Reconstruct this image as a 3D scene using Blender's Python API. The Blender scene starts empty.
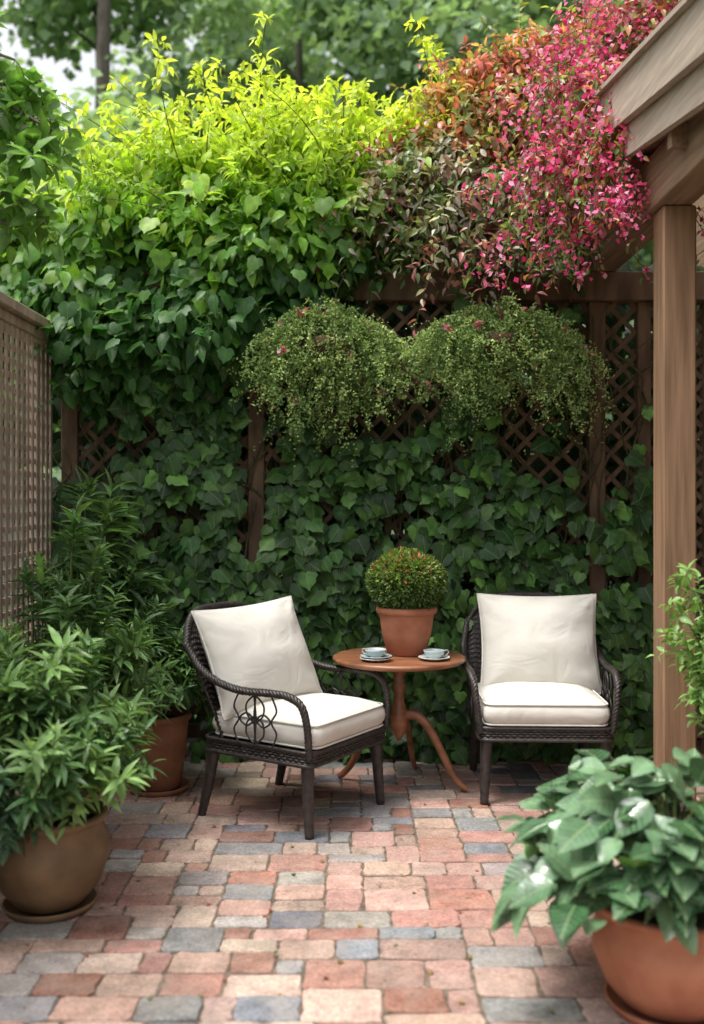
import bpy, math, random
import numpy as np
from mathutils import Vector, Matrix, noise
rng=np.random.default_rng(7); random.seed(7)
scn=bpy.context.scene
COL=scn.collection
H=1.57
def P(u,v,Y): return np.array([(u-352)/1000*Y, Y, H+(500-v)/1000*Y])
def srgb(r,g,b):
    def f(c):
        c/=255.0
        return c/12.92 if c<=0.04045 else ((c+0.055)/1.055)**2.4
    return np.array([f(r),f(g),f(b)])
def nrmz(a): return a/np.maximum(np.linalg.norm(a,axis=-1,keepdims=True),1e-9)

# ------------------------------------------------------------ materials
def newmat(name):
    m=bpy.data.materials.new(name); m.use_nodes=True
    nt=m.node_tree; b=nt.nodes["Principled BSDF"]; return m,nt,b
def N(nt,t,**k):
    n=nt.nodes.new(t)
    for a,v in k.items(): setattr(n,a,v)
    return n
def noisy(name,c1,c2,scale=(1,1,1),nscale=6,rough=.7,bump=.3,detail=6,spec=.3,bscale=None,dist=.01):
    m,nt,b=newmat(name); L=nt.links.new
    tc=N(nt,'ShaderNodeTexCoord'); mp=N(nt,'ShaderNodeMapping'); mp.inputs['Scale'].default_value=scale
    L(tc.outputs['Object'],mp.inputs['Vector'])
    no=N(nt,'ShaderNodeTexNoise'); no.inputs['Scale'].default_value=nscale; no.inputs['Detail'].default_value=detail
    L(mp.outputs[0],no.inputs['Vector'])
    cr=N(nt,'ShaderNodeValToRGB'); cr.color_ramp.elements[0].position=.32; cr.color_ramp.elements[1].position=.7
    cr.color_ramp.elements[0].color=(*c1,1); cr.color_ramp.elements[1].color=(*c2,1)
    L(no.outputs['Fac'],cr.inputs[0]); L(cr.outputs[0],b.inputs['Base Color'])
    if bump>0:
        no2=N(nt,'ShaderNodeTexNoise'); no2.inputs['Scale'].default_value=bscale or nscale*4; no2.inputs['Detail'].default_value=8
        L(mp.outputs[0],no2.inputs['Vector'])
        bp=N(nt,'ShaderNodeBump'); bp.inputs['Strength'].default_value=bump; bp.inputs['Distance'].default_value=dist
        L(no2.outputs['Fac'],bp.inputs['Height']); L(bp.outputs[0],b.inputs['Normal'])
    b.inputs['Roughness'].default_value=rough; b.inputs['Specular IOR Level'].default_value=spec
    return m
def leafmat(name,rough=.45,trans=.3,vein=0.0,tboost=1.6,spec=.4,veinbump=False,mott=True):
    m,nt,b=newmat(name); L=nt.links.new
    at=N(nt,'ShaderNodeAttribute'); at.attribute_name='Col'
    colout=at.outputs['Color']
    if mott:
        tc=N(nt,'ShaderNodeTexCoord'); no=N(nt,'ShaderNodeTexNoise'); no.inputs['Scale'].default_value=22; no.inputs['Detail'].default_value=1
        L(tc.outputs['Object'],no.inputs['Vector'])
        mr=N(nt,'ShaderNodeMapRange'); mr.inputs['From Min'].default_value=.3; mr.inputs['From Max'].default_value=.7
        mr.inputs['To Min'].default_value=.72; mr.inputs['To Max'].default_value=1.25
        L(no.outputs['Fac'],mr.inputs['Value'])
        vm=N(nt,'ShaderNodeVectorMath',operation='SCALE'); L(at.outputs['Color'],vm.inputs[0]); L(mr.outputs[0],vm.inputs['Scale'])
        colout=vm.outputs[0]
    if vein>0:
        uv=N(nt,'ShaderNodeUVMap'); sp=N(nt,'ShaderNodeSeparateXYZ'); L(uv.outputs[0],sp.inputs[0])
        ab=N(nt,'ShaderNodeMath',operation='ABSOLUTE'); L(sp.outputs['X'],ab.inputs[0])
        ma=N(nt,'ShaderNodeMath',operation='MULTIPLY'); ma.inputs[1].default_value=-.8; L(ab.outputs[0],ma.inputs[0])
        ad=N(nt,'ShaderNodeMath',operation='ADD'); L(sp.outputs['Y'],ad.inputs[0]); L(ma.outputs[0],ad.inputs[1])
        mu=N(nt,'ShaderNodeMath',operation='MULTIPLY'); mu.inputs[1].default_value=44; L(ad.outputs[0],mu.inputs[0])
        si=N(nt,'ShaderNodeMath',operation='SINE'); L(mu.outputs[0],si.inputs[0])
        r1=N(nt,'ShaderNodeMapRange'); r1.inputs['From Min'].default_value=.7; r1.inputs['From Max'].default_value=1; L(si.outputs[0],r1.inputs['Value'])
        r2=N(nt,'ShaderNodeMapRange'); r2.inputs['From Min'].default_value=.024; r2.inputs['From Max'].default_value=.006; L(ab.outputs[0],r2.inputs['Value'])
        mx=N(nt,'ShaderNodeMath',operation='MAXIMUM'); 
        h=N(nt,'ShaderNodeMath',operation='MULTIPLY'); h.inputs[1].default_value=.5; L(r1.outputs[0],h.inputs[0])
        L(h.outputs[0],mx.inputs[0]); L(r2.outputs[0],mx.inputs[1])
        fa=N(nt,'ShaderNodeMath',operation='MULTIPLY'); fa.inputs[1].default_value=vein; L(mx.outputs[0],fa.inputs[0])
        mix=N(nt,'ShaderNodeMix',data_type='RGBA'); L(fa.outputs[0],mix.inputs[0]); L(colout,mix.inputs[6]); mix.inputs[7].default_value=(.32,.42,.2,1)
        colout=mix.outputs[2]
        if veinbump:
            bp=N(nt,'ShaderNodeBump'); bp.inputs['Strength'].default_value=.5; bp.inputs['Distance'].default_value=.005; bp.invert=True
            L(mx.outputs[0],bp.inputs['Height']); L(bp.outputs[0],b.inputs['Normal'])
    L(colout,b.inputs['Base Color']); b.inputs['Roughness'].default_value=rough; b.inputs['Specular IOR Level'].default_value=spec
    tr=N(nt,'ShaderNodeBsdfTranslucent')
    v2=N(nt,'ShaderNodeVectorMath',operation='MULTIPLY'); v2.inputs[1].default_value=(tboost*1.1,tboost*1.1,tboost*.6) if 'petal' not in name else (tboost,)*3; L(colout,v2.inputs[0]); L(v2.outputs[0],tr.inputs['Color'])
    ms=N(nt,'ShaderNodeMixShader'); ms.inputs[0].default_value=trans
    L(b.outputs[0],ms.inputs[1]); L(tr.outputs[0],ms.inputs[2]); L(ms.outputs[0],nt.nodes['Material Output'].inputs['Surface'])
    return m

M_ivy=leafmat('ivy_leaf',.42,.18,.35,spec=.3)
M_hedge=leafmat('vine_leaf',.45,.4,.2,1.6)
M_lance=leafmat('shrub_leaf',.36,.28,.3,1.5)
M_big=leafmat('glossy_leaf',.2,.12,.6,1.3,.8,True)
M_bronze=leafmat('bronze_leaf',.35,.3,.2)
M_petal=leafmat('petal',.7,.35,0,1.1,.1,mott=False)
M_fine=leafmat('fine_leaf',.55,.35,0,1.5,.2,mott=False)
M_tree=leafmat('tree_leaf',.6,.35,0,1.5,.2,mott=False)
M_stem=noisy('stem',(.05,.045,.02),(.10,.09,.04),nscale=30,rough=.8)
M_green_stem=noisy('green_stem',(.07,.11,.03),(.12,.17,.05),nscale=30,rough=.6)
M_bark=noisy('bark',(.09,.075,.062),(.19,.165,.14),scale=(1,1,.25),nscale=12,rough=.9,bump=.8,dist=.03)
M_trellis=noisy('trellis_wood',srgb(84,66,52),srgb(124,100,80),scale=(1,1,.25),nscale=14,rough=.75,bump=.3,dist=.004)
M_post=noisy('post_wood',srgb(118,92,70),srgb(154,122,96),scale=(1,1,.05),nscale=40,rough=.7,bump=.4,dist=.004,bscale=80)
M_beam=noisy('beam_wood',srgb(110,88,70),srgb(144,118,96),scale=(1,.05,1),nscale=45,rough=.7,bump=.35,dist=.004,bscale=80)
M_fascia=noisy('painted_fascia',srgb(146,132,118),srgb(176,162,148),scale=(1,.06,1),nscale=60,rough=.7,bump=.3,dist=.003)
M_fence=noisy('fence_wood',srgb(146,128,114),srgb(186,166,150),scale=(1,1,.12),nscale=16,rough=.8,bump=.35,dist=.004)
M_wicker=noisy('dark_wicker',(.018,.014,.013),(.05,.04,.036),nscale=40,rough=.42,bump=.3,dist=.002,spec=.5)
M_iron=noisy('dark_iron',(.015,.013,.013),(.03,.027,.025),nscale=30,rough=.4,bump=.1,spec=.5)
M_table=noisy('table_wood',srgb(108,68,46),srgb(154,104,74),scale=(.15,1,1),nscale=18,rough=.35,bump=.12,dist=.002,spec=.5)
M_terra=noisy('terracotta',srgb(150,94,70),srgb(184,126,98),nscale=7,rough=.8,bump=.2,dist=.004,bscale=60)
M_terra3=noisy('brown_terracotta',srgb(124,80,56),srgb(156,108,80),nscale=7,rough=.75,bump=.2,dist=.004,bscale=60)
M_terra2=noisy('weathered_clay',srgb(98,78,56),srgb(134,108,80),nscale=7,rough=.5,bump=.2,dist=.004,bscale=50)
M_soil=noisy('soil',(.02,.014,.01),(.06,.045,.03),nscale=40,rough=.95,bump=1,dist=.01)
M_china=noisy('glazed_china',srgb(200,206,206),srgb(220,224,222),nscale=5,rough=.15,bump=0,spec=.6)
M_china2=noisy('blue_grey_china',srgb(150,166,170),srgb(178,192,192),nscale=5,rough=.2,bump=0,spec=.6)
M_coco=noisy('coco_liner',(.08,.05,.03),(.16,.1,.06),nscale=50,rough=.95,bump=1)
def fabric():
    m,nt,b=newmat('cream_canvas'); L=nt.links.new
    tc=N(nt,'ShaderNodeTexCoord')
    n1=N(nt,'ShaderNodeTexNoise'); n1.inputs['Scale'].default_value=3; n1.inputs['Detail'].default_value=4; L(tc.outputs['Object'],n1.inputs['Vector'])
    cr=N(nt,'ShaderNodeValToRGB'); cr.color_ramp.elements[0].position=.3; cr.color_ramp.elements[1].position=.7
    cr.color_ramp.elements[0].color=(.60,.575,.52,1); cr.color_ramp.elements[1].color=(.69,.665,.61,1)
    L(n1.outputs['Fac'],cr.inputs[0]); L(cr.outputs[0],b.inputs['Base Color'])
    w=N(nt,'ShaderNodeTexNoise'); w.inputs['Scale'].default_value=260; L(tc.outputs['Object'],w.inputs['Vector'])
    w2=N(nt,'ShaderNodeTexNoise'); w2.inputs['Scale'].default_value=5; w2.inputs['Detail'].default_value=2; w2.inputs['Distortion'].default_value=1.4; L(tc.outputs['Object'],w2.inputs['Vector'])
    b1=N(nt,'ShaderNodeBump'); b1.inputs['Strength'].default_value=.3; b1.inputs['Distance'].default_value=.0015; L(w.outputs['Fac'],b1.inputs['Height'])
    b2=N(nt,'ShaderNodeBump'); b2.inputs['Strength'].default_value=.45; b2.inputs['Distance'].default_value=.025; L(w2.outputs['Fac'],b2.inputs['Height']); L(b1.outputs[0],b2.inputs['Normal'])
    L(b2.outputs[0],b.inputs['Normal']); b.inputs['Roughness'].default_value=.9; b.inputs['Specular IOR Level'].default_value=.15
    return m
M_fab=fabric()
def pavermat():
    m,nt,b=newmat('tumbled_paver'); L=nt.links.new
    at=N(nt,'ShaderNodeAttribute'); at.attribute_name='Col'
    tc=N(nt,'ShaderNodeTexCoord')
    n1=N(nt,'ShaderNodeTexNoise'); n1.inputs['Scale'].default_value=13; n1.inputs['Detail'].default_value=7; n1.inputs['Roughness'].default_value=.68; L(tc.outputs['Object'],n1.inputs['Vector'])
    r=N(nt,'ShaderNodeMapRange'); r.inputs['From Min'].default_value=.3; r.inputs['From Max'].default_value=.7; r.inputs['To Min'].default_value=.6; r.inputs['To Max'].default_value=1.25; L(n1.outputs['Fac'],r.inputs['Value'])
    n2=N(nt,'ShaderNodeTexNoise'); n2.inputs['Scale'].default_value=80; n2.inputs['Detail'].default_value=5; L(tc.outputs['Object'],n2.inputs['Vector'])
    r2=N(nt,'ShaderNodeMapRange'); r2.inputs['From Min'].default_value=.3; r2.inputs['From Max'].default_value=.7; r2.inputs['To Min'].default_value=.68; r2.inputs['To Max'].default_value=1.22; L(n2.outputs['Fac'],r2.inputs['Value'])
    mm=N(nt,'ShaderNodeMath',operation='MULTIPLY'); L(r.outputs[0],mm.inputs[0]); L(r2.outputs[0],mm.inputs[1])
    v=N(nt,'ShaderNodeVectorMath',operation='SCALE'); L(at.outputs['Color'],v.inputs[0]); L(mm.outputs[0],v.inputs['Scale'])
    n3=N(nt,'ShaderNodeTexNoise'); n3.inputs['Scale'].default_value=6; n3.inputs['Detail'].default_value=9; n3.inputs['Roughness'].default_value=.75; L(tc.outputs['Object'],n3.inputs['Vector'])
    r3=N(nt,'ShaderNodeMapRange'); r3.inputs['From Min'].default_value=.45; r3.inputs['From Max'].default_value=.68; r3.inputs['To Max'].default_value=.55; L(n3.outputs['Fac'],r3.inputs['Value'])
    mx=N(nt,'ShaderNodeMix',data_type='RGBA'); L(r3.outputs[0],mx.inputs[0]); L(v.outputs[0],mx.inputs[6]); mx.inputs[7].default_value=(.34,.28,.235,1)
    n4=N(nt,'ShaderNodeTexNoise'); n4.inputs['Scale'].default_value=2.2; n4.inputs['Detail'].default_value=6; L(tc.outputs['Object'],n4.inputs['Vector'])
    r4=N(nt,'ShaderNodeMapRange'); r4.inputs['From Min'].default_value=.35; r4.inputs['From Max'].default_value=.65; r4.inputs['To Min'].default_value=.8; r4.inputs['To Max'].default_value=1.08; L(n4.outputs['Fac'],r4.inputs['Value'])
    vs=N(nt,'ShaderNodeVectorMath',operation='SCALE'); L(mx.outputs[2],vs.inputs[0]); L(r4.outputs[0],vs.inputs['Scale'])
    L(vs.outputs[0],b.inputs['Base Color'])
    b1=N(nt,'ShaderNodeBump'); b1.inputs['Strength'].default_value=.8; b1.inputs['Distance'].default_value=.009; L(n1.outputs['Fac'],b1.inputs['Height'])
    b2=N(nt,'ShaderNodeBump'); b2.inputs['Strength'].default_value=.7; b2.inputs['Distance'].default_value=.003; L(n2.outputs['Fac'],b2.inputs['Height']); L(b1.outputs[0],b2.inputs['Normal'])
    L(b2.outputs[0],b.inputs['Normal']); b.inputs['Roughness'].default_value=.8; b.inputs['Specular IOR Level'].default_value=.25
    return m
M_paver=pavermat()
M_sand=noisy('joint_sand',srgb(82,72,62),srgb(128,114,100),nscale=25,rough=.95,bump=.6)
M_grass=noisy('lawn',(.03,.05,.015),(.07,.1,.03),nscale=3,rough=.95)

# ------------------------------------------------------------ mesh helpers
def fastmesh(name,V,floops,fsizes,mat,col=None,uv=None,smooth=True):
    me=bpy.data.meshes.new(name)
    V=np.asarray(V,dtype=np.float32); floops=np.asarray(floops,dtype=np.int32); fsizes=np.asarray(fsizes,dtype=np.int32)
    me.vertices.add(len(V)); me.vertices.foreach_set('co',V.ravel())
    me.loops.add(len(floops)); me.loops.foreach_set('vertex_index',floops)
    me.polygons.add(len(fsizes)); st=np.concatenate([[0],np.cumsum(fsizes)[:-1]]).astype(np.int32)
    me.polygons.foreach_set('loop_start',st)
    me.update(calc_edges=True); me.validate()
    me.polygons.foreach_set('use_smooth',np.full(len(me.polygons),bool(smooth),dtype=bool))
    if col is not None:
        a=me.color_attributes.new('Col','FLOAT_COLOR','POINT')
        c=np.ones((len(V),4),dtype=np.float32); c[:,:3]=col; a.data.foreach_set('color',c.ravel())
    if uv is not None and len(me.loops)==len(floops):
        l=me.uv_layers.new(name='UVMap'); l.data.foreach_set('uv',np.asarray(uv,dtype=np.float32)[floops].ravel())
    me.materials.append(mat); return me
class MB:
    def __init__(s): s.V=[];s.L=[];s.S=[];s.C=[];s.U=[];s.n=0
    def add(s,V,F,col=None):
        V=np.asarray(V,float)
        for f in F:
            s.L.append(np.asarray(f)+s.n); s.S.append(np.array([len(f)]))
        s.V.append(V); s.n+=len(V); s.C.append(np.tile(np.asarray(col if col is not None else (1,1,1),float),(len(V),1))); s.U.append(np.zeros((len(V),2)))
    def leaves(s,T,pos,d,n,size,col):
        TV,TF=T; k=len(TV); pos=np.atleast_2d(pos); m=len(pos)
        if m==0: return
        d=nrmz(np.broadcast_to(d,(m,3)).astype(float)); n=np.broadcast_to(n,(m,3)).astype(float)
        n=n-(n*d).sum(1,keepdims=True)*d; n=nrmz(n+1e-6); x=np.cross(d,n)
        size=np.broadcast_to(size,(m,)).astype(float)
        A=TV[None,:,0,None]*x[:,None]+TV[None,:,1,None]*d[:,None]+TV[None,:,2,None]*n[:,None]
        V=pos[:,None]+A*size[:,None,None]
        fl=np.concatenate([np.array(f) for f in TF]); fs=np.array([len(f) for f in TF])
        s.L.append((fl[None,:]+np.arange(m)[:,None]*k+s.n).ravel()); s.S.append(np.tile(fs,m))
        s.V.append(V.reshape(-1,3)); s.n+=m*k
        s.C.append(np.repeat(np.broadcast_to(col,(m,3)),k,axis=0)); s.U.append(np.tile(TV[:,:2],(m,1)))
    def obj(s,name,mat,parent=None,local=False,smooth=True,origin=None):
        V=np.concatenate(s.V)
        if parent is not None and not local: V=V-np.array(parent.location)
        if origin is not None: V=V-np.array(origin)
        me=fastmesh(name,V,np.concatenate(s.L),np.concatenate(s.S),mat,np.concatenate(s.C),np.concatenate(s.U),smooth)
        o=bpy.data.objects.new(name,me); COL.objects.link(o)
        if parent is not None: o.parent=parent
        if origin is not None: o.location=origin
        return o
def thing(name,loc,label,cat,rz=0,group=None):
    e=bpy.data.objects.new(name,None); e.empty_display_size=.1; COL.objects.link(e)
    e.location=loc; e.rotation_euler=(0,0,rz); e['label']=label; e['category']=cat
    if group: e['group']=group
    return e
def box(mb,a,b,col=None,bev=0):
    a=np.array(a,float);b=np.array(b,float)
    if bev<=0:
        V=[(x,y,z) for x in(a[0],b[0]) for y in(a[1],b[1]) for z in(a[2],b[2])]
        mb.add(V,[(0,1,3,2),(4,6,7,5),(0,4,5,1),(2,3,7,6),(0,2,6,4),(1,5,7,3)],col); return
    V=[];idx={}
    for i in(0,1):
        for j in(0,1):
            for k in(0,1):
                c=np.array([(a,b)[i][0],(a,b)[j][1],(a,b)[k][2]]); s=np.array([1-2*i,1-2*j,1-2*k])
                for ax in range(3):
                    p=c.copy()
                    for o in range(3):
                        if o!=ax: p[o]+=s[o]*bev
                    idx[(i,j,k,ax)]=len(V); V.append(p)
    F=[]
    for k in(0,1):
        F.append([idx[(0,0,k,2)],idx[(1,0,k,2)],idx[(1,1,k,2)],idx[(0,1,k,2)]])
        F.append([idx[(0,k,0,1)],idx[(1,k,0,1)],idx[(1,k,1,1)],idx[(0,k,1,1)]])
        F.append([idx[(k,0,0,0)],idx[(k,1,0,0)],idx[(k,1,1,0)],idx[(k,0,1,0)]])
    for i in(0,1):
        for j in(0,1):
            F.append([idx[(i,j,0,0)],idx[(i,j,1,0)],idx[(i,j,1,1)],idx[(i,j,0,1)]])
            F.append([idx[(i,0,j,0)],idx[(i,1,j,0)],idx[(i,1,j,2)],idx[(i,0,j,2)]])
            F.append([idx[(0,i,j,1)],idx[(1,i,j,1)],idx[(1,i,j,2)],idx[(0,i,j,2)]])
            for k in(0,1): F.append([idx[(i,j,k,0)],idx[(i,j,k,1)],idx[(i,j,k,2)]])
    mb.add(V,F,col)
def cat(pts,n=6,closed=False):
    p=np.asarray(pts,float); m=len(p); out=[]
    rngs=range(m) if closed else range(m-1)
    for i in rngs:
        if closed: a,b,c,d=p[(i-1)%m],p[i],p[(i+1)%m],p[(i+2)%m]
        else: a,b,c,d=p[max(i-1,0)],p[i],p[i+1],p[min(i+2,m-1)]
        for k in range(n):
            t=k/n; out.append(.5*((2*b)+(-a+c)*t+(2*a-5*b+4*c-d)*t*t+(-a+3*b-3*c+d)*t**3))
    if not closed: out.append(p[-1])
    return np.array(out)
def frames(p,closed=False):
    if closed: t=np.roll(p,-1,0)-np.roll(p,1,0)
    else: t=np.gradient(p,axis=0)
    t=nrmz(t); a=np.array([0,0,1.0]) if abs(t[0][2])<.9 else np.array([1.0,0,0])
    n=nrmz(np.cross(t[0],np.cross(a,t[0]))); Ns=[n]
    for i in range(1,len(p)):
        n=Ns[-1]-np.dot(Ns[-1],t[i])*t[i]; Ns.append(n/max(np.linalg.norm(n),1e-9))
    Ns=np.array(Ns); return t,Ns,np.cross(t,Ns)
def tube(mb,p,r,sides=8,closed=False,flat=1.0,col=None):
    p=np.asarray(p,float); t,n,b=frames(p,closed); m=len(p); r=np.broadcast_to(r,(m,)).astype(float)
    a=np.arange(sides)*2*np.pi/sides
    V=p[:,None]+r[:,None,None]*(np.cos(a)[None,:,None]*n[:,None]+flat*np.sin(a)[None,:,None]*b[:,None]); V=V.reshape(-1,3)
    F=[]
    for i in range(m if closed else m-1):
        j=(i+1)%m
        for k in range(sides): F.append((i*sides+k,i*sides+(k+1)%sides,j*sides+(k+1)%sides,j*sides+k))
    if not closed: F.append(tuple(range(sides))[::-1]); F.append(tuple((m-1)*sides+k for k in range(sides)))
    mb.add(V,F,col)
def rope(mb,p,R,strands=3,pitch=.07,sides=6):
    p=np.asarray(p,float); t,n,b=frames(p); s=np.concatenate([[0],np.cumsum(np.linalg.norm(np.diff(p,axis=0),axis=1))])
    R=np.broadcast_to(R,(len(p),))
    for k in range(strands):
        a=2*np.pi*(s/pitch+k/strands)
        q=p+(R*.5)[:,None]*(np.cos(a)[:,None]*n+np.sin(a)[:,None]*b); tube(mb,q,R*.56,sides)
def lathe(mb,prof,c=(0,0,0),seg=40,col=None):
    pr=np.array(prof,float); a=np.arange(seg)*2*np.pi/seg; c=np.array(c,float)
    V=np.stack([pr[:,0,None]*np.cos(a),pr[:,0,None]*np.sin(a),np.repeat(pr[:,1,None],seg,1)],-1).reshape(-1,3)+c
    F=[(i*seg+k,i*seg+(k+1)%seg,(i+1)*seg+(k+1)%seg,(i+1)*seg+k) for i in range(len(pr)-1) for k in range(seg)]
    F.append(tuple(range(seg))[::-1]); F.append(tuple((len(pr)-1)*seg+k for k in range(seg)))
    mb.add(V,F,col)
# ------------------------------------------------------------ leaf templates
def T_lance(w=.16,bend=.25,fold=.5):
    V=[(0,0,0)]
    for t,k in((.2,.75),(.45,1),(.75,.6)):
        z=-bend*t*t
        V+=[(-w*k,t,z+fold*w*k),(0,t,z),(w*k,t,z+fold*w*k)]
    V.append((0,1,-bend))
    F=[(0,2,1),(0,3,2),(1,2,5,4),(2,3,6,5),(4,5,8,7),(5,6,9,8),(7,8,10),(8,9,10)]
    return np.array(V),F
def T_ivy(cup=.3):
    h=[(.12,-.10),(.32,-.15),(.48,-.02),(.60,.22),(.45,.34),(.46,.50),(.34,.66),(.14,.80)]
    pts=[(0,0)]+h+[(0,1.0)]+[(-x,y) for x,y in h[::-1]]
    V=[(0,.34,.02)]+[(x,y,-cup*x*x-.15*max(y,0)**2) for x,y in pts]
    m=len(pts); F=[(0,1+i,1+(i+1)%m) for i in range(m)]
    return np.array(V),F
def T_oval(w=.32,bend=.35,nt=10,rip=.03):
    V=[];F=[];cs=(-1,-.5,0,.5,1)
    for i in range(nt+1):
        t=i/nt; hw=w*max(.015,math.sin(math.pi*min(1,t**.78*.985+.01)))**.8*(1-.3*t**3)
        for c in cs:
            V.append((hw*c,t,-bend*t*t+ .4*hw*(abs(c)**1.4)*.5+rip*math.sin(t*nt*2.1+c)*abs(c)*(1-t)))
    for i in range(nt):
        for k in range(4): F.append((i*5+k,i*5+k+1,i*5+k+6,i*5+k+5))
    return np.array(V),F
T_dia=(np.array([(0,0,0),(-.3,.45,.08),(0,1,-.08),(.3,.45,.08)]),[(0,2,1),(0,3,2)])
T_dia2=(np.array([(0,0,0),(-.42,.5,.12),(0,1,-.1),(.42,.5,.12)]),[(0,2,1),(0,3,2)])
T_dia3=(np.array([(0,0,0),(-.26,.5,.10),(0,1,-.1),(.26,.5,.10)]),[(0,2,1),(0,3,2)])
TL=T_lance(.135); TLs=T_lance(.10,.35,.5); TI=T_ivy(.3); TO=T_oval(.37,.22,10,.022); TLw=T_lance(.26,.3,.4); TLm=T_lance(.21,.3,.45)

def ell(n,c,r,shell=.4,lump=.15):
    u=nrmz(rng.normal(size=(n,3))); ph=rng.uniform(0,6,4)
    l=1+lump*(np.sin(5*u[:,0]+ph[0])+np.sin(6*u[:,2]+ph[1])+np.sin(9*u[:,1]*u[:,0]+ph[2]))*.6
    rad=(1-shell*rng.random(n)**1.3)*l
    r=np.broadcast_to(r,(3,)); return np.array(c)+u*r*rad[:,None], nrmz(u/r), u
def jit(n,s=1.0): return rng.normal(size=(n,3))*s
def mixcol(a,b,t): t=np.asarray(t)[:,None]; return np.asarray(a)*(1-t)+np.asarray(b)*t
def vary(c,n,s=.25): return np.asarray(c)*np.exp(rng.normal(size=(n,1))*s)
UP=np.array([0,0,1.0])
def spray(LM,SM,base,d,length,nl,size,col,T,droop=.3,rs=.003,spread=.75,upn=.8,start=.15,cvar=.2,taper=.5):
    base=np.array(base,float); d=nrmz(np.array(d,float))
    t=np.linspace(0,1,7); p=base+d*length*t[:,None]+np.array([0,0,-1])*(droop*length*t**2)[:,None]
    p[1:-1]+=rng.normal(size=(5,3))*.012*length
    if SM is not None: tube(SM,p,np.linspace(rs,rs*.4,7),4)
    tt=np.linspace(start,1,nl); q=np.stack([np.interp(tt,t,p[:,i]) for i in range(3)],1)
    tan=nrmz(np.gradient(q,axis=0)) if nl>1 else np.array([d])
    a=np.cross(tan,UP+1e-3); a=nrmz(a); b=np.cross(tan,a); ang=np.arange(nl)*2.4+rng.uniform(0,6)
    side=np.cos(ang)[:,None]*a+np.sin(ang)[:,None]*b
    sp=np.full(nl,spread); sp[-1]=.1
    ld=nrmz(tan*(1-sp)[:,None]+side*sp[:,None]+jit(nl,.15)); ln=UP*upn+tan*.35+jit(nl,.25)-side*0.1
    LM.leaves(T,q,ld,ln,size*(1-taper*tt*.6)*rng.uniform(.75,1.15,nl),np.clip(vary(col,nl,cvar),0,.9))
    return p

# ------------------------------------------------------------ ground
mb=MB(); mb.add([(-300,-60,-.05),(300,-60,-.05),(300,600,-.05),(-300,600,-.05)],[(0,1,2,3)])
o=mb.obj('ground',M_grass,smooth=False); o['kind']='structure'
mb=MB(); mb.add([(-2.6,-.5,-.0072),(3.4,-.5,-.0072),(3.4,6.75,-.0072),(-2.6,6.75,-.0072)],[(0,1,2,3)])
o=mb.obj('paving_bed',M_sand,smooth=False); o['kind']='structure'
pal=[(srgb(180,146,134),5),(srgb(182,158,144),5),(srgb(164,124,112),4.5),(srgb(142,140,140),3),(srgb(160,152,146),3),(srgb(190,170,152),2.2),(srgb(172,144,130),4),(srgb(122,124,130),1.6),(srgb(154,110,96),1.8)]
pc=np.array([p[0] for p in pal]); pw=np.array([p[1] for p in pal]); pw=pw/pw.sum()
U_=.051; nx=int(5.6/U_); ny=int(7.05/U_); occ=np.zeros((nx,ny),bool); mb=MB()
sizes=[((4,3),5),((3,3),4.5),((5,3),3.5),((6,3),.8),((3,2),1.2),((4,2),1.8),((5,2),1),((2,3),1.4),((4,4),1.5),((5,4),1),((3,4),1.2),((2,2),.5)]
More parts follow.
